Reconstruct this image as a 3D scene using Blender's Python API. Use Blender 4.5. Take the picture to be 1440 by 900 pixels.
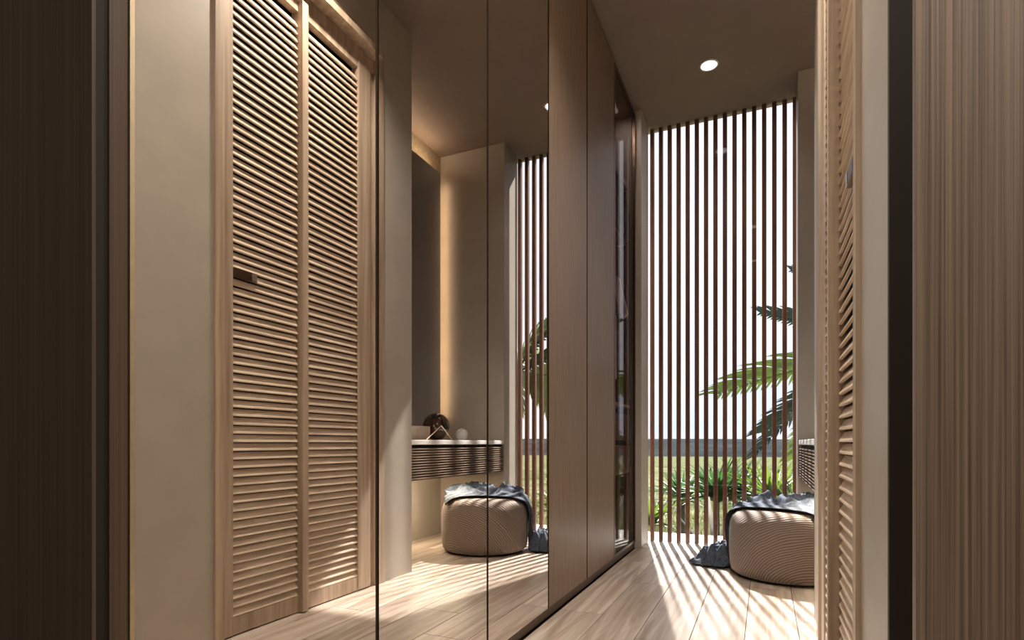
import bpy, bmesh, math, random
from mathutils import Vector, Matrix, noise
random.seed(7)
for o in list(bpy.data.objects): bpy.data.objects.remove(o)
SC = bpy.context.scene
C = SC.collection
R = math.radians

# ------------------------------------------------------------------ camera
CAMH = 0.78
F_PX = 790.8; YAW = R(24.18); HORIZON = 622.7
cam_d = bpy.data.cameras.new('camera'); cam = bpy.data.objects.new('camera', cam_d); C.objects.link(cam)
cam.location = (0, 0, CAMH); cam.rotation_euler = (R(90), 0, YAW)
cam_d.sensor_width = 36; cam_d.lens = F_PX / 1440 * 36
cam_d.shift_y = (HORIZON - 450) / 1440
cam_d.clip_start = .02; cam_d.clip_end = 3000
SC.camera = cam

# ------------------------------------------------------------------ view
SC.view_settings.view_transform = 'Standard'; SC.view_settings.look = 'None'
SC.view_settings.gamma = 1; SC.view_settings.use_curve_mapping = False
SC.view_settings.exposure = 0.0

# ------------------------------------------------------------------ sky
W = bpy.data.worlds.new('sky'); SC.world = W; W.use_nodes = True
nt = W.node_tree; nt.nodes.clear()
out = nt.nodes.new('ShaderNodeOutputWorld'); bg = nt.nodes.new('ShaderNodeBackground')
tc = nt.nodes.new('ShaderNodeTexCoord'); mp = nt.nodes.new('ShaderNodeMapping')
mp.inputs['Scale'].default_value = (1.0, 1.0, 2.6)
nz = nt.nodes.new('ShaderNodeTexNoise'); nz.inputs['Scale'].default_value = 2.2; nz.inputs['Detail'].default_value = 7; nz.inputs['Roughness'].default_value = .55
rp = nt.nodes.new('ShaderNodeValToRGB')
rp.color_ramp.elements[0].position = .36; rp.color_ramp.elements[0].color = (.72, .80, 1.0, 1)
rp.color_ramp.elements[1].position = .56; rp.color_ramp.elements[1].color = (.93, .94, 1.0, 1)
nt.links.new(tc.outputs['Generated'], mp.inputs[0]); nt.links.new(mp.outputs[0], nz.inputs['Vector'])
nt.links.new(nz.outputs['Fac'], rp.inputs[0]); nt.links.new(rp.outputs[0], bg.inputs[0])
bg.inputs[1].default_value = 1.35
nt.links.new(bg.outputs[0], out.inputs[0])

# ------------------------------------------------------------------ sun
sd = bpy.data.lights.new('sun', 'SUN'); sd.energy = 24.0; sd.angle = R(1.1); sd.color = (1.0, .96, .93)
so = bpy.data.objects.new('sun', sd); C.objects.link(so)
so.rotation_euler = Vector((.24, -.97, -1.25)).to_track_quat('-Z', 'Y').to_euler()

# unseen warm fill added behind the camera to brighten the right oak panel
def area(name, loc, size, power, color, target):
    l = bpy.data.lights.new(name, 'AREA'); l.shape = 'RECTANGLE'; l.size = size[0]; l.size_y = size[1]
    l.energy = power; l.color = color
    o = bpy.data.objects.new(name, l); C.objects.link(o); o.location = loc
    o.rotation_euler = (Vector(target) - Vector(loc)).to_track_quat('-Z', 'Y').to_euler()
    return o
WARM = (1.0, .80, .60)
area('panel_fill', (1.15, -.4, 2.95), (.5, .4), 32, (1.0, .88, .76), (.7, 1.0, 1.0))

# ------------------------------------------------------------------ materials
def newmat(name):
    m = bpy.data.materials.new(name); m.use_nodes = True
    n = m.node_tree.nodes; return m, m.node_tree, n['Principled BSDF']
def mix_noise(m, nt, b, cols, scale, sc3=(1, 1, 1), detail=5, rough=.6, bump=0, bdist=.002, coord='Object', rnd=True, pos=(.35, .65), dist=0.0):
    tc = nt.nodes.new('ShaderNodeTexCoord'); mp = nt.nodes.new('ShaderNodeMapping'); mp.inputs['Scale'].default_value = sc3
    nt.links.new(tc.outputs[coord], mp.inputs[0])
    if rnd:
        oi = nt.nodes.new('ShaderNodeObjectInfo'); ml = nt.nodes.new('ShaderNodeMath'); ml.operation = 'MULTIPLY'; ml.inputs[1].default_value = 37.0
        nt.links.new(oi.outputs['Random'], ml.inputs[0]); nt.links.new(ml.outputs[0], mp.inputs['Location'])
    nz = nt.nodes.new('ShaderNodeTexNoise'); nz.inputs['Scale'].default_value = scale; nz.inputs['Detail'].default_value = detail
    nz.inputs['Roughness'].default_value = rough; nz.inputs['Distortion'].default_value = dist
    nt.links.new(mp.outputs[0], nz.inputs['Vector'])
    rp = nt.nodes.new('ShaderNodeValToRGB'); e = rp.color_ramp.elements
    e[0].position = pos[0]; e[0].color = (*cols[0], 1); e[1].position = pos[1]; e[1].color = (*cols[1], 1)
    nt.links.new(nz.outputs['Fac'], rp.inputs[0]); nt.links.new(rp.outputs[0], b.inputs['Base Color'])
    if bump:
        bp = nt.nodes.new('ShaderNodeBump'); bp.inputs['Strength'].default_value = bump; bp.inputs['Distance'].default_value = bdist
        nt.links.new(nz.outputs['Fac'], bp.inputs['Height']); nt.links.new(bp.outputs[0], b.inputs['Normal'])
    return rp, nz, mp
def wood(name, c0, c1, grain='Z', st=.035, rough=.45, spec=.4, fine=70, coat=0, bump=.15, pos=(.35, .65), dist=0.0):
    m, nt, b = newmat(name); s = [1, 1, 1]; s['XYZ'.index(grain)] = st
    mix_noise(m, nt, b, (c0, c1), fine, tuple(s), 4, .65, bump, .0008, pos=pos, dist=dist)
    b.inputs['Roughness'].default_value = rough; b.inputs['Specular IOR Level'].default_value = spec
    b.inputs['Coat Weight'].default_value = coat; b.inputs['Coat Roughness'].default_value = .08
    return m
def plain(name, c, rough=.5, metal=0, spec=.5, var=.0, scale=30):
    m, nt, b = newmat(name)
    c1 = tuple(min(1, x * (1 + var + .03)) for x in c); c0 = tuple(x * (1 - var - .03) for x in c)
    mix_noise(m, nt, b, (c0, c1), scale, rnd=False)
    b.inputs['Roughness'].default_value = rough; b.inputs['Metallic'].default_value = metal; b.inputs['Specular IOR Level'].default_value = spec
    return m
def emit(name, c, s):
    m, nt, b = newmat(name); b.inputs['Base Color'].default_value = (*c, 1)
    b.inputs['Emission Color'].default_value = (*c, 1); b.inputs['Emission Strength'].default_value = s; return m

M = {}
M['ward'] = wood('walnut_veneer', (.175, .120, .083), (.24, .170, .120), rough=.42, spec=.18, coat=.03, fine=85)
M['panel'] = wood('ribbed_oak', (.085, .056, .038), (.30, .22, .16), rough=.5, fine=230, st=.004, bump=.6, pos=(.30, .62))
M['panel_dark'] = wood('dark_ribbed_oak', (.055, .034, .021), (.12, .078, .050), rough=.55, fine=200, st=.006, bump=.5, pos=(.30, .66))  # darkened ribbed oak; on the left panel the tone stands for weaker light
M['door'] = wood('limed_oak', (.34, .245, .17), (.56, .44, .33), rough=.5, fine=26, bump=.12)
M['louver'] = wood('limed_oak_louver', (.50, .385, .285), (.78, .65, .51), grain='Y', rough=.5, fine=60, bump=.15)
M['desk'] = wood('dark_reeded_walnut', (.10, .066, .044), (.22, .155, .105), grain='Y', rough=.65, spec=.2, fine=90)
M['slat'] = wood('red_brown_hardwood', (.085, .026, .012), (.20, .075, .032), rough=.5, fine=30)
M['recess'] = plain('recess_shade', (.035, .026, .016), .7)
M['plinth'] = plain('dark_plinth', (.085, .05, .03), .5)
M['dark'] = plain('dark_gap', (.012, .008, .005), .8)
M['wall'] = plain('pale_greige_paint', (.475, .43, .365), .42, spec=.35, var=.02, scale=4)
M['ceil'] = plain('taupe_ceiling_paint', (.255, .19, .148), .8, var=.02, scale=5)
M['stucco'] = plain('sand_stucco', (.55, .44, .30), .8, var=.10, scale=60)
nt_ = M['stucco'].node_tree
bp = nt_.nodes.new('ShaderNodeBump'); bp.inputs['Distance'].default_value = .004; bp.inputs['Strength'].default_value = .6
nn = [n for n in nt_.nodes if n.type == 'TEX_NOISE'][0]
nt_.links.new(nn.outputs['Fac'], bp.inputs['Height']); nt_.links.new(bp.outputs[0], nt_.nodes['Principled BSDF'].inputs['Normal'])
M['brass'] = plain('brushed_brass', (.85, .70, .48), .45, 1)
M['bronze'] = plain('dark_bronze', (.16, .11, .075), .35, 1)
M['white'] = plain('white_stone', (.86, .84, .82), .35, var=.03)
M['sill'] = plain('pale_stone_sill', (.62, .62, .58), .6, var=.04)
M['steel'] = plain('brushed_steel', (.55, .52, .48), .3, 1)
m, nt, b = newmat('mirror_glass'); b.inputs['Base Color'].default_value = (.86, .82, .775, 1); b.inputs['Metallic'].default_value = 1; b.inputs['Roughness'].default_value = 0.0; M['mirror'] = m
m, nt, b = newmat('smoked_mirror'); b.inputs['Base Color'].default_value = (.42, .43, .47, 1); b.inputs['Metallic'].default_value = 1; b.inputs['Roughness'].default_value = .32; M['smoked'] = m
def pane(name, tint, ior, rough=0.0, top=1.0):
    m = bpy.data.materials.new(name); m.use_nodes = True; nt = m.node_tree; nt.nodes.clear()
    o = nt.nodes.new('ShaderNodeOutputMaterial'); mx = nt.nodes.new('ShaderNodeMixShader'); lw = nt.nodes.new('ShaderNodeLayerWeight'); lw.inputs[0].default_value = .5
    pw = nt.nodes.new('ShaderNodeMath'); pw.operation = 'POWER'; pw.inputs[1].default_value = 5; nt.links.new(lw.outputs['Facing'], pw.inputs[0])
    fr = nt.nodes.new('ShaderNodeMapRange'); fr.inputs['To Min'].default_value = ior; fr.inputs['To Max'].default_value = top; nt.links.new(pw.outputs[0], fr.inputs[0])
    t = nt.nodes.new('ShaderNodeBsdfTransparent'); g = nt.nodes.new('ShaderNodeBsdfGlossy')
    t.inputs[0].default_value = (*tint, 1); g.inputs['Roughness'].default_value = rough; 
    nt.links.new(fr.outputs[0], mx.inputs[0]); nt.links.new(t.outputs[0], mx.inputs[1]); nt.links.new(g.outputs[0], mx.inputs[2]); nt.links.new(mx.outputs[0], o.inputs[0])
    return m
M['glass'] = pane('window_glass', (.97, .97, .97), .03)
M['smoke_glass'] = pane('smoked_glass', (.80, .76, .75), .05, .03, .38)
# floor oak: each plank shifts tone by itself
m, nt, b = newmat('pale_oak_plank')
rp, nz, mp = mix_noise(m, nt, b, ((.35, .265, .20), (.64, .55, .47)), 24, (1, .06, 1), 5, .6, .08, .0008, dist=.9)
oi = nt.nodes.new('ShaderNodeObjectInfo'); mr = nt.nodes.new('ShaderNodeMapRange'); mr.inputs['To Min'].default_value = .72; mr.inputs['To Max'].default_value = 1.15
hs = nt.nodes.new('ShaderNodeHueSaturation'); nt.links.new(oi.outputs['Random'], mr.inputs[0]); nt.links.new(mr.outputs[0], hs.inputs['Value'])
nt.links.new(rp.outputs[0], hs.inputs['Color']); nt.links.new(hs.outputs[0], b.inputs['Base Color'])
b.inputs['Roughness'].default_value = .30; M['plank'] = m
# ottoman weave: wavy ribs
m, nt, b = newmat('wavy_ribbed_fabric')
tc = nt.nodes.new('ShaderNodeTexCoord'); wv = nt.nodes.new('ShaderNodeTexWave'); wv.wave_type = 'RINGS'; wv.rings_direction = 'SPHERICAL'
mp = nt.nodes.new('ShaderNodeMapping'); mp.inputs['Location'].default_value = (-.10, .34, .07); mp.inputs['Scale'].default_value = (.8, 1, .95)
nt.links.new(tc.outputs['Object'], mp.inputs[0]); nt.links.new(mp.outputs[0], wv.inputs['Vector'])
wv.inputs['Scale'].default_value = 26; wv.inputs['Distortion'].default_value = 9; wv.inputs['Detail'].default_value = 1.5; wv.inputs['Detail Scale'].default_value = .30
rp = nt.nodes.new('ShaderNodeValToRGB'); e = rp.color_ramp.elements; e[0].position = .15; e[0].color = (.13, .095, .075, 1); e[1].position = .7; e[1].color = (.27, .205, .165, 1)
nt.links.new(wv.outputs['Fac'], rp.inputs[0]); nt.links.new(rp.outputs[0], b.inputs['Base Color'])
bp = nt.nodes.new('ShaderNodeBump'); bp.inputs['Strength'].default_value = .5; bp.inputs['Distance'].default_value = .003
nt.links.new(wv.outputs['Fac'], bp.inputs['Height']); nt.links.new(bp.outputs[0], b.inputs['Normal'])
b.inputs['Roughness'].default_value = .85; b.inputs['Sheen Weight'].default_value = .2; M['ottoman'] = m
m, nt, b = newmat('blue_grey_wool'); mix_noise(m, nt, b, ((.036, .048, .070), (.092, .114, .155)), 90, detail=3, bump=.3, bdist=.001); b.inputs['Roughness'].default_value = .9; M['wool'] = m
M['hem'] = plain('charcoal_hem', (.02, .022, .028), .9)
M['shirt_white'] = plain('white_cotton', (.80, .78, .74), .9, var=.03)
M['shirt_grey'] = plain('grey_violet_cotton', (.19, .165, .19), .9, var=.05)
M['navy'] = plain('navy_cotton', (.015, .018, .05), .9)
m, nt, b = newmat('polished_dark_stone'); mix_noise(m, nt, b, ((.018, .010, .007), (.10, .045, .028)), 7, detail=6, rnd=False); b.inputs['Roughness'].default_value = .08; b.inputs['Coat Weight'].default_value = .6; M['agate'] = m
m, nt, b = newmat('white_marble'); mix_noise(m, nt, b, ((.66, .61, .57), (.93, .92, .90)), 9, detail=8, rnd=False, dist=1.2, pos=(.38, .55)); b.inputs['Roughness'].default_value = .3; M['marble'] = m
M['beige'] = plain('beige_board', (.42, .33, .25), .7, var=.08)
# outdoors
m, nt, b = newmat('meadow_grass'); rp, nz, mp = mix_noise(m, nt, b, ((.040, .058, .022), (.165, .165, .10)), .9, (1, 1, 1), 9, .7, rnd=False, coord='Object', pos=(.38, .66)); b.inputs['Roughness'].default_value = .95; b.inputs['Specular IOR Level'].default_value = 0; M['meadow'] = m
m, nt, b = newmat('far_hills'); mix_noise(m, nt, b, ((.018, .022, .025), (.034, .040, .042)), .03, detail=6, rnd=False); b.inputs['Roughness'].default_value = 1; b.inputs['Specular IOR Level'].default_value = 0; M['hills'] = m
def leafmat(name, c0, c1):
    m, nt, b = newmat(name); mix_noise(m, nt, b, (c0, c1), 3, detail=3)
    b.inputs['Roughness'].default_value = .45
    tl = nt.nodes.new('ShaderNodeBsdfTranslucent'); mx = nt.nodes.new('ShaderNodeMixShader'); mx.inputs[0].default_value = .35
    tl.inputs[0].default_value = (c1[0] * 1.3, c1[1] * 1.3, c1[2], 1)
    o = nt.nodes['Material Output']; nt.links.new(b.outputs[0], mx.inputs[1]); nt.links.new(tl.outputs[0], mx.inputs[2]); nt.links.new(mx.outputs[0], o.inputs[0])
    return m
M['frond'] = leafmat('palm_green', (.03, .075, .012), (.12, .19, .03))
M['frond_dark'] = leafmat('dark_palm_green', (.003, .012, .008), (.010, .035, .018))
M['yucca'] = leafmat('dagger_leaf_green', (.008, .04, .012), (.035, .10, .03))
M['blade'] = leafmat('grass_blade_green', (.04, .07, .015), (.14, .15, .06))
M['trunk'] = plain('grey_bark', (.10, .085, .07), .9, var=.2)
M['stalk'] = plain('dark_bark', (.03, .028, .02), .9, var=.2)

# ------------------------------------------------------------------ mesh helpers
class MB:
    def __init__(s): s.v = []; s.f = []
    def box(s, x0, x1, y0, y1, z0, z1):
        n = len(s.v)
        s.v += [(x0, y0, z0), (x1, y0, z0), (x1, y1, z0), (x0, y1, z0), (x0, y0, z1), (x1, y0, z1), (x1, y1, z1), (x0, y1, z1)]
        s.f += [tuple(n + i for i in q) for q in ((3, 2, 1, 0), (4, 5, 6, 7), (0, 1, 5, 4), (1, 2, 6, 5), (2, 3, 7, 6), (3, 0, 4, 7))]
        return s
    def prism(s, prof, a0, a1, axis):      # closed profile extruded along an axis
        n = len(s.v); k = len(prof)
        for a in (a0, a1):
            for p, q in prof:
                s.v.append({'X': (a, p, q), 'Y': (p, a, q), 'Z': (p, q, a)}[axis])
        for i in range(k): j = (i + 1) % k; s.f.append((n + i, n + j, n + k + j, n + k + i))
        s.f.append(tuple(n + i for i in reversed(range(k)))); s.f.append(tuple(n + k + i for i in range(k)))
        return s
    def tube(s, pts, rad, seg=8, caps=True):
        pts = [Vector(p) for p in pts]; n = len(s.v)
        rads = rad if isinstance(rad, (list, tuple)) else [rad] * len(pts)
        up = None
        for i, p in enumerate(pts):
            t = (pts[min(i + 1, len(pts) - 1)] - pts[max(i - 1, 0)]).normalized()
            if up is None: up = t.orthogonal().normalized()
            up = (up - t * up.dot(t)).normalized(); w = t.cross(up)
            for k in range(seg):
                a = 2 * math.pi * k / seg
                s.v.append(tuple(p + (up * math.cos(a) + w * math.sin(a)) * rads[i]))
        for i in range(len(pts) - 1):
            for k in range(seg):
                k2 = (k + 1) % seg
                s.f.append((n + i * seg + k, n + i * seg + k2, n + (i + 1) * seg + k2, n + (i + 1) * seg + k))
        if caps:
            s.f.append(tuple(n + k for k in reversed(range(seg)))); s.f.append(tuple(n + (len(pts) - 1) * seg + k for k in range(seg)))
        return s
    def lathe(s, prof, seg=48, c=(0, 0, 0)):
        n = len(s.v); k = len(prof)
        for i in range(seg):
            a = 2 * math.pi * i / seg
            for r, z in prof: s.v.append((c[0] + r * math.cos(a), c[1] + r * math.sin(a), c[2] + z))
        for i in range(seg):
            j = (i + 1) % seg
            for q in range(k - 1): s.f.append((n + i * k + q, n + j * k + q, n + j * k + q + 1, n + i * k + q + 1))
        return s
    def data(s, name, mat, smooth=False, bevel=0, weld=False):
        me = bpy.data.meshes.new(name); me.from_pydata(s.v, [], s.f)
        bm = bmesh.new(); bm.from_mesh(me)
        if weld: bmesh.ops.remove_doubles(bm, verts=bm.verts, dist=1e-5)
        if bevel:
            bmesh.ops.bevel(bm, geom=[e for e in bm.edges if e.calc_face_angle(0) > .6], offset=bevel, segments=2, profile=.6, affect='EDGES', clamp_overlap=True)
        bmesh.ops.recalc_face_normals(bm, faces=bm.faces)
        bm.to_mesh(me); bm.free()
        me.materials.append(mat)
        if smooth: me.shade_smooth()
        return me
    def build(s, name, mat, parent=None, loc=(0, 0, 0), **k):
        return put(name, s.data(name, mat, **k), parent, loc)
def put(name, me, parent=None, loc=(0, 0, 0), rot=(0, 0, 0)):
    o = bpy.data.objects.new(name, me); C.objects.link(o); o.location = loc; o.rotation_euler = rot
    if parent: o.parent = parent
    return o
def tag(o, label=None, cat=None, group=None, kind=None):
    if label: o['label'] = label
    if cat: o['category'] = cat
    if group: o['group'] = group
    if kind: o['kind'] = kind
    return o
def empty(name, loc=(0, 0, 0), rot=(0, 0, 0)):
    o = bpy.data.objects.new(name, None); C.objects.link(o); o.location = loc; o.rotation_euler = rot; o.empty_display_size = .1
    return o
def bx(*a): return MB().box(*a)
def structure(o, label): return tag(o, label, kind='structure')

# ------------------------------------------------------------------ measures
XM = -.8724            # face of the wardrobe doors
XR = .2038             # face of the right wall
H = 3.2456
XN = .8104             # back of the alcove
YC0, YC1 = 4.1828, 4.45
P0, P1 = 2.573, 2.858  # pilaster
D0 = .5367             # first wardrobe seam
YSLAT = 4.50

# ------------------------------------------------------------------ shell
structure(bx(-1.6, 1.7, -2.2, YC1 + .10, H, H + .15).build('ceiling', M['ceil']), 'flat taupe painted ceiling over the dressing corridor')
fl = structure(bx(-1.6, 1.7, -2.2, 4.24, -.06, -.016).build('floor', M['dark']), 'pale oak plank floor running along the corridor')
pw = .2; gap = .0012
ci = 0
x = XM - .03 + .03
cols = [(-.8724 + .0 + i * pw) for i in range(9)]
for ci, x0 in enumerate(cols):
    x1 = min(x0 + pw, XN)
    if x1 - x0 < .02: continue
    y = .1 - [.0, .55, .25, .8, .4, .95, .15, .65, .35][ci]
    while y < 4.24:
        y1 = min(y + 1.2, 4.24)
        ya = max(y, 0.0)
        xa, xb = x0, x1
        if y1 - ya > .02:
            k = bx(xa + gap, xb - gap, ya + gap, y1 - gap, -.0158, 0)
            cx, cy = (xa + xb) / 2, (ya + y1) / 2
            k.v = [(a - cx, b_ - cy, c_) for a, b_, c_ in k.v]
            k.build('plank', M['plank'], fl, (cx, cy, 0), bevel=.0012)
        y = y1
# back room behind the camera
structure(bx(-1.6, 1.7, -2.3, -2.2, 0, H).build('wall_back', M['wall']), 'greige wall of the room behind the viewpoint')
structure(bx(-1.7, -1.6, -2.3, 4.24, 0, H).build('wall_left', M['wall']), 'greige wall behind the wardrobes')
structure(bx(1.7, 1.8, -2.3, 1.0, 0, H).build('wall_right_back', M['wall']), 'greige side wall of the room behind the viewpoint')
w = bx(XR, 1.72, 1.0, 1.022, 0, H).build('wall_right_front', M['panel'])
structure(w, 'brown ribbed oak wall panel at the right edge of the view')
structure(MB().box(XR + .05, .30, 1.022, 1.195, 0, H).box(XR, .30, 1.195, 1.209, 0, H).build('trim_1', M['recess']), 'dark strip with the shade of the recess in its colour, between the right oak panel and the pale pier')  # dark slabs colour in the recess shade, covering the pier's pale side
# right wall: pier, lintel, pilaster
w = MB().box(XR, .34, 1.21, 1.514, 0, H).box(XR, .34, 1.514, P0, 2.96, H).box(XR, XN + .12, P0, P1, 0, H)
structure(w.build('wall_right', M['wall']), 'smooth pale greige wall around the louvered door')
structure(bx(XN, XN + .12, P1, YC1 + .1, 0, .768).build('wall_alcove_low', M['wall']), 'smooth cream wall under the desk')
structure(bx(XN, XN + .12, P1, YC1 + .1, .768, H).build('wall_alcove', M['stucco']), 'sand coloured stucco back wall of the desk alcove')
structure(bx(XR, XN, YC0, YC1, 0, H).build('wall_end', M['wall']), 'greige pier between the alcove and the slatted window')
structure(bx(-1.6, XM + .042, YC0, YC1, 0, H).build('wall_end_left', M['wall']), 'greige pier between the wardrobe and the slatted window')
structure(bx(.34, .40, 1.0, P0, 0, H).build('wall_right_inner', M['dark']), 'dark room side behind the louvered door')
# left foreground panel and end strip of the wardrobe
structure(bx(-1.6, -.828, .46, .465, 0, H).build('wall_left_front', M['panel_dark']), 'ribbed wood panel at the left edge of the view, its dim light put into very dark brown')
structure(bx(-1.6, XM - .003, .466, .507, 0, H).build('trim_2', M['dark']), 'black shadow gap beside the left dark panel')

# ------------------------------------------------------------------ window glass, sill, screen
structure(bx(-1.7, 1.0, 4.24, 5.0, -.10, 0).build('trim_3', M['sill']), 'pale sunlit stone sill at the foot of the slatted window')
wn = empty('window_1', (0, 4.455, 0)); structure(wn, 'full height window pane in front of the wooden slats')
bx(XM + .044, XR - .002, 0, .008, .002, H - .002).build('pane', M['glass'], wn)
scr = empty('slatted_screen', (0, YSLAT, 0))
tag(scr, 'screen of upright red-brown wooden slats filling the window at the corridor end', 'screen')
s_, c_ = math.sin(YAW), math.cos(YAW)
def x_at(px, Y):
    u = (px - 720) / F_PX; return Y * (u * c_ - s_) / (u * s_ + c_)
pxs = [880 + q / 3.214 for q in (120, 158, 199, 240, 280, 321, 363, 406, 449, 493, 537, 581, 626, 673, 720, 765)]
prof = [(-.015, -.02), (.015, -.02), (.015, .02), (-.015, .02)]
sm = MB().prism(prof, .004, H - .001, 'Z').data('slat', M['slat'], bevel=.004)
X0 = x_at(pxs[0], YSLAT); X1 = x_at(pxs[-1], YSLAT)
for i in range(16): put('slat', sm, scr, (X0 + (X1 - X0) * i / 15, 0, 0))
# ------------------------------------------------------------------ louvered door
LT, LB = 2.735, .079
XD = XR - .004         # face of the stiles
REC = .022
dr = empty('door_1', (XD, 1.514, 0)); structure(dr, 'double louvered oak door in the right wall')
def dbox(x0, x1, y0, y1, z0, z1): return bx(x0, x1, y0 - 1.514, y1 - 1.514, z0, z1)
dbox(-.024, .045, 1.948, 1.985, .006, 2.80).build('stile', M['door'], dr, bevel=.002)
for y0, y1, nm in ((1.557, 1.60, 'stile'), (2.362, 2.461, 'stile')):
    dbox(0, .045, y0, y1, .006, 2.80).build(nm, M['door'], dr, bevel=.002)
dbox(.004, .04, 1.60, 1.948, .006, LB - .002).build('rail', M['door'], dr)
dbox(.004, .04, 1.985, 2.362, .006, LB - .002).build('rail', M['door'], dr)
dbox(.004, .04, 1.60, 1.948, LT + .02, 2.80).build('rail', M['door'], dr)
dbox(.004, .04, 1.985, 2.362, LT + .02, 2.80).build('rail', M['door'], dr)
dbox(.060, .062, 1.56, 2.45, .006, 2.80).build('backing', M['dark'], dr)  # near-black sheet added so the gaps between louvers read as dark
lp = [(.004, 0), (.005, .005), (.0205, .0305), (.0285, .0290), (.0125, -.0015)]
pitch = .0352
for (y0, y1) in ((1.6, 1.948), (1.985, 2.362)):
    me = MB().prism(lp, 0.001, y1 - y0 - .001, 'Y').data('louver', M['louver'], bevel=.001)
    n = int((LT - LB) / pitch)
    for i in range(n): put('louver', me, dr, (0, y0 - 1.514, LB + i * pitch))
hd = bx(-.003, .0095, 1.602 - 1.514, 1.715 - 1.514, 1.449, 1.487).build('handle', M['bronze'], dr, bevel=.003)
bx(-.0045, -.0028, 1.69 - 1.514, 1.712 - 1.514, 1.452, 1.484).build('latch', M['steel'], hd)
# casing and cornice
cs = MB()
cs.box(XR - .012, XR + .05, 1.514, 1.555, 0, 2.957).box(XR - .012, XR + .05, 2.50, P0 - .001, 0, 2.957).box(XR + .012, XR + .05, 2.461, 2.50, 0, 2.86)
cs.box(XR + .004, XR + .05, 1.555, 2.50, 2.802, 2.957)
structure(cs.build('trim_4', M['door'], bevel=.0015), 'pale oak casing around the louvered door')
structure(bx(XR - .065, XR + .004, 1.50, 2.498, 2.862, 2.899).build('trim_5', M['door'], bevel=.003), 'projecting oak cornice strip above the louvered door')
structure(bx(XR - .022, XR, 1.50, 2.498, 2.948, 2.960).build('trim_6', M['door']), 'thin oak bead over the cornice strip')

# ------------------------------------------------------------------ wardrobe
pl = bx(XM - .56, XM - .012, .507, YC0 - .003, .001, .046).build('wardrobe_plinth', M['plinth'])
tag(pl, 'long dark brown plinth under the row of wardrobe doors', 'plinth')
ZT = H - .035; ZB = .048
def carcass(root, y0, y1, dep=.56):
    t = .016
    b = MB().box(-dep, -.026, y0, y0 + t, ZB, ZT).box(-dep, -.026, y1 - t, y1, ZB, ZT).box(-dep, -dep + .01, y0 + t, y1 - t, ZB, ZT)
    b.box(-dep, -.026, y0 + t, y1 - t, ZB, ZB + t).box(-dep, -.026, y0 + t, y1 - t, ZT - t, ZT)
    return b.build('carcass', M['panel_dark'], root)
seams = [D0 + .6 * i for i in range(6)]; seams[1] -= .006; seams[4] -= .004
names = [('mirror_wardrobe', 'mirror-fronted wardrobe unit at the left, reflecting the louvered door', 'wardrobe'),
         ('mirror_wardrobe', 'middle mirror-fronted wardrobe unit, reflecting the desk and left half of the ottoman', 'wardrobe'),
         ('mirror_wardrobe', 'right mirror-fronted wardrobe unit, beside the first wooden door', 'wardrobe'),
         ('wood_wardrobe', 'brown wood-fronted wardrobe unit next to the mirrors', 'wardrobe'),
         ('wood_wardrobe', 'brown wood-fronted wardrobe unit next to the glass-door unit', 'wardrobe'),
         ('glass_wardrobe', 'smoked glass-fronted wardrobe unit with clothes, beside the end pier', 'wardrobe')]
for i in range(6):
    y0 = seams[i]; y1 = seams[i + 1] if i < 5 else YC0 - .004
    root = empty(names[i][0], (XM, y0, 0))
    tag(root, names[i][1], names[i][2], group='row of wardrobe units along the left side')
    L = y1 - y0; g = .007
    carcass(root, .0008, L - .0008)
    if i < 3:
        d = bx(-.022, -.0045, g, L - g, ZB, ZT).build('door', M['panel_dark'], root)
        bx(-.0044, 0, g, L - g, ZB, ZT).build('mirror', M['mirror'], d)
        if i == 0: tag(bx(-.022, .002, -.0005, g - .0005, ZB, ZT).build('edge_trim', M['brass'], d), 'thin brass edge trim')
    elif i < 5:
        d = bx(-.022, 0, g, L - g, ZB, ZT).build('door', M['ward'], root, bevel=.0012)
        tag(bx(-.021, .0006, g - .0018, g - .0003, ZB, ZT).build('edge_trim', M['bronze'], d), 'thin metal edge trim')
    else:
        d = bx(-.012, -.006, .02, L - .02, ZB + .016, ZT - .016).build('door', M['smoke_glass'], root)
        fr = MB().box(-.018, 0, g, .02, ZB, ZT).box(-.018, 0, L - .02, L - .002, ZB, ZT).box(-.018, 0, .02, L - .02, ZB, ZB + .016).box(-.018, 0, .02, L - .02, ZT - .016, ZT)
        fr.build('door_frame', M['bronze'], d)
        for z in (2.70, 2.29):
            s = bx(-.54, -.06, .018, L - .018, z - .05, z - .03).build('shelf', M['panel_dark'], root)
            tag(MB().box(-.075, -.062, L - .05, L - .019, z - .03, z + .02).build('bracket', M['steel'], s), 'bright metal shelf bracket')
        s = bx(-.54, -.035, .018, L - .018, 1.035, 1.055).build('shelf', M['beige'], root)
        d2 = MB().box(-.54, -.05, .03, L - .03, .80, .985).build('drawer', M['desk'], root)
        d3 = MB().box(-.54, -.04, .02, L - .02, .56, .76).build('drawer', M['ward'], root)
        MB().box(-.0395, -.034, .10, L - .10, .70, .712).build('drawer_pull', M['bronze'], d3)
        MB().tube([(-.30, .017, 2.10), (-.30, L - .017, 2.10)], .011, 10).build('hanging_rail', M['steel'], root, smooth=True)
# end strip left of the mirrors
es = bx(XM - .5, XM, .508, .534, ZB, ZT).build('wardrobe_end_panel', M['panel_dark'])
tag(es, 'narrow brown wooden end panel at the left end of the mirror doors', 'panel')

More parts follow.
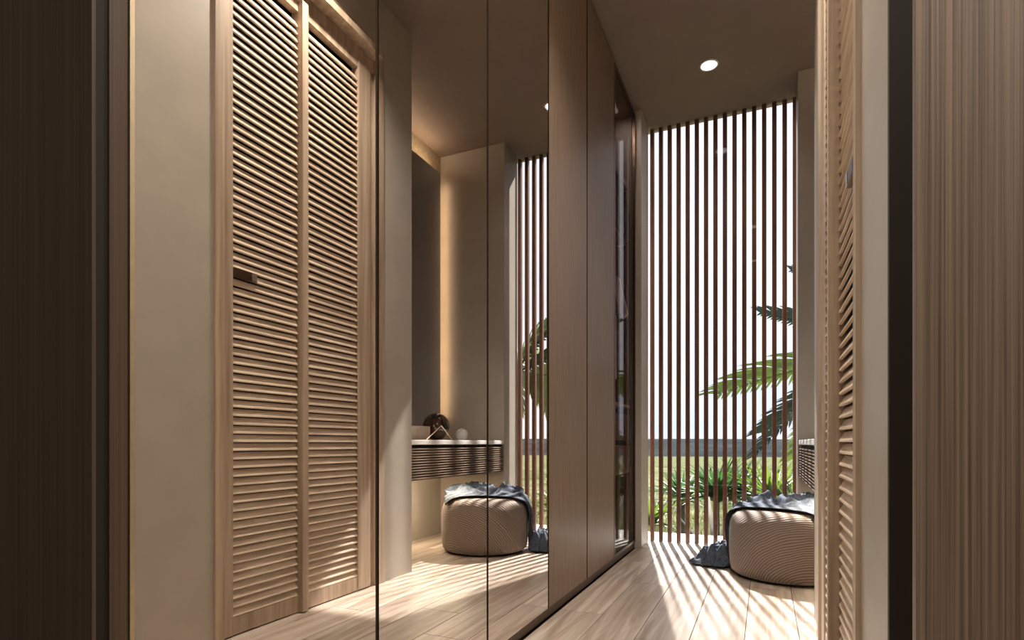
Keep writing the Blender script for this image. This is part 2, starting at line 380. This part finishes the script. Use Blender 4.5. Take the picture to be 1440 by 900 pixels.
# garments inside the glass bay
def shirt(y, mat, lab, hem=1.25, top=2.03, xo=0, g='clothes hanging in the glass-fronted wardrobe'):
    root = empty('hanging_shirt', (XM - .30 + xo, y, 2.10)); tag(root, lab, 'shirt', group=g)
    z = lambda q: q - 2.10
    hw, t = .19, .028
    # body: closed shell outline in X-Z, thickness along Y
    outl = [(-.05, top), (-hw - .02, top - .05), (-hw, top - .30), (-hw, hem), (hw, hem), (hw, top - .30), (hw + .02, top - .05), (.05, top)]
    k = MB().prism([(a, z(b)) for a, b in outl], -t / 2, t / 2, 'Y'); k.build('body', mat, root, bevel=.008)
    for sgn in (-1, 1):
        sl = [(sgn * hw, z(top - .055)), (sgn * (hw + .025), z(top - .06)), (sgn * (hw + .085), z(top - .33)), (sgn * (hw + .045), z(top - .36)), (sgn * hw, z(top - .22))]
        if sgn < 0: sl = sl[::-1]
        MB().prism(sl, -t / 2 - .004, t / 2 + .004, 'Y').build('sleeve', mat, root, bevel=.006)
    h = MB().tube([(.0, 0, .013), (.012, 0, .022), (.02, 0, .010), (.008, 0, -.01), (0, 0, -.03), (0, 0, z(top) + .012)], .002, 6).build('hanger', M['steel'], root)
    MB().tube([(-.15, 0, z(top) - .01), (0, 0, z(top) + .012), (.15, 0, z(top) - .01)], .004, 6).build('hanger_arm', M['steel'], h)
    return root
shirt(4.035, M['shirt_white'], 'white short-sleeved shirt hanging behind the smoked glass', hem=1.24, xo=.003)
shirt(3.90, M['shirt_grey'], 'grey-violet shirt hanging in front of the white shirt', hem=1.15, xo=-.03)
shirt(4.115, M['navy'], 'navy shirt hanging nearest the end pier', hem=1.45, top=2.02, xo=.002)
area('shirt_fill', (XM - .10, 3.85, ZT - .03), (.04, .4), 2.2, (1, .93, .86), (XM - .10, 3.9, 0))  # unseen fill added inside the bay to brighten the white shirt

# ------------------------------------------------------------------ desk alcove
dk = empty('floating_desk', (XR, P1, 0))
tag(dk, 'wall-hung dark wooden desk with white top in the alcove', 'desk')
LY = YC0 - P1
bx(.002, XN - XR - .002, .002, LY - .002, .768, .798).build('desktop', M['white'], dk, bevel=.003)
tag(dk.children[0], 'white stone desktop')
bx(.02, XN - XR - .002, .002, LY - .002, .75, .767).build('shadow_gap', M['dark'], dk)
bx(.022, XN - XR - .002, .004, LY - .004, .545, .749).build('body', M['panel_dark'], dk)
for a, b_ in ((.006, LY / 2 - .002), (LY / 2 + .002, LY - .006)):
    n = 12; prof = [(.021, .547), (.021, .747)]
    z0 = .748; dz = .200 / n
    for i in range(n):
        zt = z0 - i * dz
        prof += [(.008, zt - .001), (.0045, zt - dz * .5), (.008, zt - dz + .003), (.014, zt - dz + .0015)]
    MB().prism(prof, a, b_, 'Y').build('drawer', M['desk'], dk)
tag(bx(.555, .575, .05, LY - .05, .538, .5445).build('light_strip', emit('warm_led', (1, .72, .42), 6), dk), 'warm glowing strip under the desk')
area('desk_underlight', (XR + .588, (P1 + YC0) / 2, .535), (.02, 1.2), 15.0, (1.0, .84, .62), (XR + .60, (P1 + YC0) / 2, .2))

# alcove mirror standing off the wall with a light behind
am = empty('alcove_mirror', (XN, 3.5, 2.0))
tag(am, 'tall smoked mirror panel standing off the alcove back wall, lit from behind', 'mirror')
YA0, YA1 = P1 + .08, YC0 - .09
ZA0, ZA1 = .86, 3.06
bx(-.052, -.046, YA0 - 3.5, YA1 - 3.5, ZA0 - 2, ZA1 - 2).build('glass', M['smoked'], am)
bx(-.0455, -.001, YA0 - 3.5 + .06, YA1 - 3.5 - .06, ZA0 - 2 + .06, ZA1 - 2 - .06).build('backing', M['beige'], am)
ledm = emit('warm_led_behind', (1, .66, .34), 9)
lb = MB().box(-.035, -.02, YA1 - 3.5 - .058, YA1 - 3.5 - .048, ZA0 - 1.9, ZA1 - 2.1).box(-.035, -.02, YA0 - 3.5 + .06, YA1 - 3.5 - .06, ZA1 - 2 - .058, ZA1 - 2 - .048).build('light_strip', ledm, am)
tag(lb, 'warm light strip hidden behind the mirror')
area('mirror_toplight', (XN - .06, (YA0 + YA1) / 2, ZA1 + .01), (1.0, .03), 1.6, (1, .80, .58), (XN - .12, (YA0 + YA1) / 2, H))
area('mirror_sidelight', (XN - .06, YA1 + .006, 2.0), (.03, 2.0), .9, (1, .80, .58), (XN - .02, YC0, 2.0))

# ornaments
ag = MB().lathe([(0.0001, -.105)] + [(.105 * math.cos(R(a)), .105 * math.sin(R(a))) for a in range(-84, 90, 6)] + [(.0001, .105)], 40)
def at_m(px, Xr):        # alcove point seen through the wardrobe mirror at picture column px
    u = (px - 720) / F_PX; Xv = 2 * XM - Xr; return (Xr, Xv * (u * s_ + c_) / (u * c_ - s_))
p = at_m(613.5, .56)
b_ = ag.build('ornament_ball', M['agate'], None, (p[0], p[1], .7985 + .105), smooth=True)
tag(b_, 'large glossy dark brown stone ball on the white desktop', 'ornament')
p = at_m(649.5, .50)
mb_ = MB().lathe([(.0001, -.049)] + [(.049 * math.cos(R(a)), .049 * math.sin(R(a))) for a in range(-84, 90, 6)] + [(.0001, .049)], 32)
tag(mb_.build('ornament_ball', M['marble'], None, (p[0], p[1], .7985 + .049), smooth=True), 'small white marble ball on the desktop, right of the dark ball', 'ornament')
pa = at_m(600, .40); pb = at_m(620.5, .40); pc = at_m(635.5, .40)
ch = MB().tube([(pa[0], pa[1], .803), (pb[0], pb[1], .905), (pc[0], pc[1], .803)], .0032, 8).build('wire_ornament', M['brass'], None)
tag(ch, 'thin brass chevron wire ornament standing before the dark ball', 'ornament')
pa = at_m(577, .52)
tag(bx(pa[0] - .03, pa[0] + .03, pa[1] - .05, at_m(600, .52)[1], .7985, .90).build('box', M['beige'], None, bevel=.004), 'beige box on the desktop at the pilaster end', 'box')

# ------------------------------------------------------------------ ottoman
OX, OY, OR, OH = .118, 3.665, .315, .395
ot = empty('ottoman', (OX, OY, 0)); tag(ot, 'round brown ribbed fabric ottoman on the oak floor', 'ottoman')
prof = [(.0001, .012), (OR - .05, .012), (OR - .03, .015), (OR - .012, .03), (OR - .004, .06), (OR, .12), (OR, .26), (OR - .006, .31), (OR - .02, .345), (OR - .045, .370), (OR - .08, .385), (OR - .14, .392), (.0001, .395)]
me = MB().lathe(prof, 96).data('cushion', M['ottoman'], smooth=True, weld=True); put('cushion', me, ot)
MB().lathe([(.0001, .001), (OR - .06, .001), (OR - .045, .006), (OR - .045, .0125), (.0001, .0125)], 48).build('base', M['dark'], ot)
# seam piping near the foot
# ------------------------------------------------------------------ blanket
def surf(px_, py_):
    """point of the ottoman's skin reached by walking (px_,py_) from the top centre over the rim"""
    r = math.hypot(px_, py_); ux, uy = (px_ / r, py_ / r) if r > 1e-6 else (1, 0)
    pts = [(0, .395), (OR - .14, .392), (OR - .08, .385), (OR - .045, .370), (OR - .02, .345), (OR - .006, .31), (OR, .26), (OR, .12), (OR, -.2)]
    for (r0, z0), (r1, z1) in zip(pts, pts[1:]):
        L = math.hypot(r1 - r0, z1 - z0)
        if r <= L or (r0, z0) == pts[-2]:
            t = r / L; rr = r0 + (r1 - r0) * t; zz = z0 + (z1 - z0) * t
            nx, nz = -(z1 - z0) / L, (r1 - r0) / L
            return Vector((ux * rr, uy * rr, zz)), Vector((ux * nx, uy * nx, nz))
        r -= L
DA = R(158); dx, dy = math.cos(DA), math.sin(DA); ex, ey = -dy, dx     # e points towards the camera side (-Y) when negative t
NS, NT = 190, 70
S0, S1 = -.27, 1.20
LR = .325 + .395      # arc length to the floor
def sstep(a, b, x): t = max(0, min(1, (x - a) / (b - a))); return t * t * (3 - 2 * t)
verts = []; faces = []; hemL = []
for i in range(NS + 1):
    s = S0 + (S1 - S0) * i / NS
    wtop = sstep(.10, .36, s)
    front = .165 * (1 - wtop) + .10 * wtop; back = -.26 * (1 - wtop) - .17 * wtop
    for j in range(NT + 1):
        v = j / NT; t = back + (front - back) * v
        q = Vector((s * 6, t * 9, 3.1)); n1 = noise.noise(q); n2 = noise.noise(Vector((s * 14, t * 22, 9.0)))
        fold = (1 - abs(n1) * 2.4); fold = max(0, fold) ** 2
        if s <= LR - .03:
            px_, py_ = dx * s + ex * t, dy * s + ey * t
            p, nrm = surf(px_, py_)
            top = 1 - sstep(.20, .33, s)
            edge = min(1, min(v, 1 - v) * 7)
            amp = top * (.008 + (.070 * fold + .028 * max(0, n2)) * sstep(0, .6, 1 - v) * edge) + (1 - top) * (.012 + .012 * math.sin(t * 70 + 2 * n1))
            amp += .006 * (n2 + .5) * edge
            # keep the sheet clear of the floor
            pos = p + nrm * (.005 + max(0, amp))
            pos.z = max(pos.z, .012)
            last = None
        else:
            e = s - (LR - .03)
            u = e / (S1 - LR + .03)
            base_ang = DA
            out_r = OR + .02 + .24 * u
            tt = t * (1.0 + .35 * math.sin(u * 3.1))
            crinkle = abs(noise.noise(Vector((u * 9, t * 19, 5.2)))) * 1.3 + .5 * abs(noise.noise(Vector((u * 21, t * 40, 2.2))))
            env = (1 - u ** 4) * min(1, v * 5, (1 - v) * 5) * (.55 + .6 * math.sin(math.pi * min(1, u * 1.1 + .1)))
            ph = 2.6 * noise.noise(Vector((u * 3.1, t * 6, 5.2)))
            zz = .010 + env * (.030 + .060 * abs(math.sin(u * 11 + t * 27 + ph)) ** .8 + .05 * crinkle)
            wob = .035 * noise.noise(Vector((u * 6, t * 13, 1.7)))
            pos = Vector((dx * (out_r + wob) + ex * (tt + wob), dy * (out_r + wob) + ey * (tt + wob), zz))
            rr = math.hypot(pos.x, pos.y)
            if rr < OR + .012: pos.x *= (OR + .012) / rr; pos.y *= (OR + .012) / rr
        verts.append(tuple(pos))
        if j == NT: hemL.append(pos + Vector((0, 0, .001)))
for i in range(NS):
    for j in range(NT):
        a = i * (NT + 1) + j; faces.append((a, a + 1, a + NT + 2, a + NT + 1))
k = MB(); k.v = verts; k.f = faces
bl = empty('throw_blanket', (OX, OY, 0)); tag(bl, 'crumpled blue-grey throw draped over the ottoman and spilling onto the floor', 'blanket')
cl = k.build('cloth', M['wool'], bl, smooth=True)
md = cl.modifiers.new('thickness', 'SOLIDIFY'); md.thickness = .004; md.offset = 1
edge2 = [Vector(verts[i * (NT + 1)]) for i in range(NS + 1)]
endE = [Vector(verts[NS * (NT + 1) + j]) for j in range(NT + 1)]; stE = [Vector(verts[j]) for j in range(NT + 1)]
for e in (hemL, edge2, endE, stE): tag(MB().tube([p + Vector((0, 0, .002)) for p in e[::2]], .0035, 6).build('hem', M['hem'], bl, smooth=True), 'charcoal hem')

# ------------------------------------------------------------------ ceiling downlights
def downlight(x, y, power, lab, spot=R(120), ems=3):
    r = empty('ceiling_light', (x, y, H)); tag(r, lab, 'ceiling light', group='round recessed ceiling lights along the corridor')
    MB().lathe([(.050, -.001), (.058, -.001), (.060, -.004), (.057, -.008), (.050, -.008), (.050, -.001)], 32).build('ring', M['white'], r, smooth=True)
    MB().lathe([(.0001, -.0055), (.0495, -.0055), (.0495, -.002), (.0001, -.002)], 32).build('lens', emit('lamp_lens', (1, .93, .88), ems), r)
    l = bpy.data.lights.new('downlight', 'SPOT'); l.energy = power; l.spot_size = spot; l.spot_blend = .9; l.shadow_soft_size = .045; l.color = (1.0, .91, .80)
    o = bpy.data.objects.new('downlight', l); C.objects.link(o); o.location = (x, y, H - .012); return r
downlight(-.33, 3.87, 18, 'round recessed ceiling light in front of the slatted window', ems=3)
downlight(-.12, 1.95, 190, 'round recessed ceiling light above the louvered door')
downlight(-.12, .65, 140, 'round recessed ceiling light at the near end of the corridor')

# ------------------------------------------------------------------ outdoors
GZ = -.45
g = MB()
ys = [5.0, 12, 40, 150, 700]
N = 24
for yy in ys:
    wd = 30 + yy * 2.2
    for i in range(N + 1):
        xx = -wd + 2 * wd * i / N
        g.v.append((xx, yy, GZ - (.0 if yy < 30 else min(12, (yy - 30) * .035)) + (noise.noise(Vector((xx * .1, yy * .1, 0))) * .12 if yy > 6 else 0)))
for a in range(len(ys) - 1):
    for i in range(N): q = a * (N + 1) + i; g.f.append((q, q + 1, q + N + 2, q + N + 1))
structure(g.build('ground', M['meadow'], smooth=True), 'yellow-green meadow falling away beyond the window')
g = MB(); N = 90
for r_ in range(5):
    for i in range(N + 1):
        xx = -900 + 1800 * i / N; yy = 300 + r_ * 90
        hh = [-11, -5, 2, 4.5, 0][r_] + 2.5 * noise.noise(Vector((xx * .006, r_ * .3, 2)))
        g.v.append((xx, yy, hh))
for a in range(4):
    for i in range(N): q = a * (N + 1) + i; g.f.append((q, q + 1, q + N + 2, q + N + 1))
structure(g.build('hills', M['hills'], smooth=True), 'low dark grey-green hills along the horizon')
# leaf blades
def blade_mesh(L, w, droop, mat, seg=7, name='leaf', fold=.25):
    k = MB()
    for i in range(seg + 1):
        t = i / seg; wd = w * (math.sin(math.pi * min(1, .12 + t * .88)) ** .7) * (1 - t) ** .35 if t < 1 else 0
        x = L * t; z = -droop * L * t * t
        k.v += [(x, -wd / 2, z + wd * fold), (x, 0, z), (x, wd / 2, z + wd * fold)]
    for i in range(seg):
        a = i * 3; k.f += [(a, a + 1, a + 4, a + 3), (a + 1, a + 2, a + 5, a + 4)]
    return k.data(name, mat, smooth=True)
def rotto(d, roll=0):
    return d.to_track_quat('X', 'Z').to_euler()
def frond(name, root, p0, p1, sag, ln, mat, n=34, spread=.8, roll=R(62)):
    """arched palm frond from p0 (relative) to p1: rachis plus leaflets, one mesh"""
    k = MB(); p0 = Vector(p0); p1 = Vector(p1); ctr = (p0 + p1) / 2 + Vector((0, 0, sag))
    cur = lambda t: p0 * (1 - t) ** 2 + ctr * 2 * t * (1 - t) + p1 * t * t
    pts = [cur(i / 14) for i in range(15)]
    k.tube(pts, [.014 * (1 - i / 15) + .003 for i in range(15)], 6)
    for i in range(n):
        t = .12 + .88 * i / (n - 1); p = cur(t); tg = (cur(min(1, t + .02)) - cur(t - .02)).normalized()
        side = (Matrix.Rotation(-roll, 3, tg) @ tg.cross(Vector((0, 0, 1)))).normalized()
        if side.z < 0: side = -side
        l0 = ln * (math.sin(math.pi * (.16 + .72 * t)) ** .8)
        for sg in (-1, 1):
            d = (tg * (.75 + .5 * t) + side * sg * spread + Vector((random.uniform(-.1, .1), 0, random.uniform(-.05, .15)))).normalized()
            l = l0 * (1 if sg > 0 else .28)
            nn_ = d.cross(tg).normalized() * sg
            bw = d.cross(nn_).normalized(); w_ = .022 + .014 * (1 - t)
            segs = 5; base = len(k.v)
            for q in range(segs + 1):
                u = q / segs; ww = w_ * (1 - u) ** .6 * (.5 + min(.5, u * 3)); c = p + d * l * u + Vector((0, 0, -.30 * l * u * u))
                k.v += [tuple(c - bw * ww), tuple(c + Vector((0, 0, -.3 * ww))), tuple(c + bw * ww)]
            for q in range(segs):
                a = base + q * 3; k.f += [(a, a + 1, a + 4, a + 3), (a + 1, a + 2, a + 5, a + 4)]
    return k.build(name, mat, root, smooth=True)
def P(px, py, Y):         # relative world helper used once to survey plant positions
    u = (px - 720) / F_PX; d = Y / (u * s_ + c_); return Vector((d * (u * c_ - s_), Y, CAMH + (HORIZON - py) / F_PX * d))
# tall palm to the right, trunk hidden behind the pier
base = Vector((1.35, 7.0, GZ))
pm = empty('palm_tree', base); tag(pm, 'palm tree at the right of the window with long arching fronds', 'palm')
MB().tube([(0, 0, 0), (.03, .02, .9), (0, .05, 1.9), (.02, 0, 2.2)], [.10, .085, .075, .07], 10).build('trunk', M['trunk'], pm, smooth=True)
hub = Vector((1.36, 7.0, 1.72))
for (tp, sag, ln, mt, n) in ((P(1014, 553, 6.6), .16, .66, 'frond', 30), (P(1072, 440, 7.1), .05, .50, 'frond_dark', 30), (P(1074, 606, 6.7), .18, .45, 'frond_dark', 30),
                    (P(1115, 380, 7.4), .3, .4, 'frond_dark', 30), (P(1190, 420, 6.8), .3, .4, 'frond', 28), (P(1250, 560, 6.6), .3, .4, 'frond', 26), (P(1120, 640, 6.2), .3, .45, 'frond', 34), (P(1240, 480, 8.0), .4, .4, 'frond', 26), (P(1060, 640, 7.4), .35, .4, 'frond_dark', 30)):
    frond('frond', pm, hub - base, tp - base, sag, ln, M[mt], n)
# dagger-leaved shrubs
def yucca(px, py, Y, size, n, lab, mat='yucca', trunk=.25, tilt=0, z0=None, nm='dagger_leaf_shrub', up=(.25, 1.3)):
    b = P(px, 700, Y); b.z = GZ if z0 is None else z0
    top = P(px, py, Y).z
    r = empty(nm, b); tag(r, lab, 'shrub', group='leafy shrubs outside the slatted window')
    th = max(.03, top - b.z - size * .6)
    MB().tube([(0, 0, 0), (tilt * .3, 0, th * .5), (tilt, 0, th)], [.035, .03, .028], 8).build('trunk', M['trunk'], r, smooth=True)
    ms = [blade_mesh(size * q, .060 * size / .6, dr_, M[mat]) for q, dr_ in ((1, .15), (.85, .35), (.7, .55))]
    for i in range(int(n * 1.5)):
        a = i * 2.39996 + random.uniform(-.2, .2); el = random.uniform(*up)
        d = Vector((math.cos(a) * math.cos(el), math.sin(a) * math.cos(el), math.sin(el)))
        put('leaf', random.choice(ms), r, (tilt, 0, th + random.uniform(-.05, .03)), rotto(d))
    return r
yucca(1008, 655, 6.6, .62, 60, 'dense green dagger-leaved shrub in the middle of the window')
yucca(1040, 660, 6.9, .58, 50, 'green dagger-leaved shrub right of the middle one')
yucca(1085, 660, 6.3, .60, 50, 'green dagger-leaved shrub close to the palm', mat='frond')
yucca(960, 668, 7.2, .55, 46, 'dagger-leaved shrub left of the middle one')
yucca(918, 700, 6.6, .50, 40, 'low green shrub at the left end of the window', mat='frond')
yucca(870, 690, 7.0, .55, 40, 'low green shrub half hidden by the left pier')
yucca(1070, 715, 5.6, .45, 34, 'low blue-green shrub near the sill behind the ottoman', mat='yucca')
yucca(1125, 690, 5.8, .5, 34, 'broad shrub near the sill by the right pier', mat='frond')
# leaning bare branch and pale stems close to the sill
def branch(pts, r, mat, lab):
    o = MB().tube([tuple(p) for p in pts], r, 8).build('branch', mat, None, smooth=True); tag(o, lab, 'branch')
branch([P(996, 778, 5.12), P(975, 752, 5.3), P(955, 728, 5.5), P(948, 712, 5.6)], [.016, .014, .011, .006], M['stalk'], 'dark bare branch leaning left beyond the sill')
branch([P(1008, 782, 5.12), P(1002, 745, 5.3), P(996, 700, 5.6)], [.026, .022, .016], M['trunk'], 'pale grey stem leaning left beyond the sill')
branch([P(1012, 782, 5.12), P(1018, 745, 5.3), P(1022, 700, 5.6)], [.024, .02, .014], M['trunk'], 'pale grey stem leaning right beyond the sill')
# grass
k = MB(); random.seed(3)
for i in range(9000):
    Y = 5.05 + 7 * random.random() ** 1.6; X = random.uniform(-.35, .35) * Y - .02 * Y
    h = random.uniform(.05, .16); a = random.uniform(0, 6.28); w_ = .006 + .001 * Y
    lx, ly = random.uniform(-.06, .06), random.uniform(-.06, .06)
    z = GZ - .01; n = len(k.v)
    k.v += [(X - math.cos(a) * w_, Y - math.sin(a) * w_, z), (X + math.cos(a) * w_, Y + math.sin(a) * w_, z), (X + lx, Y + ly, z + h)]
    k.f.append((n, n + 1, n + 2))
tag(k.build('grass', M['blade'], None), 'yellow-green grass growing beyond the window sill', 'grass', kind='stuff')
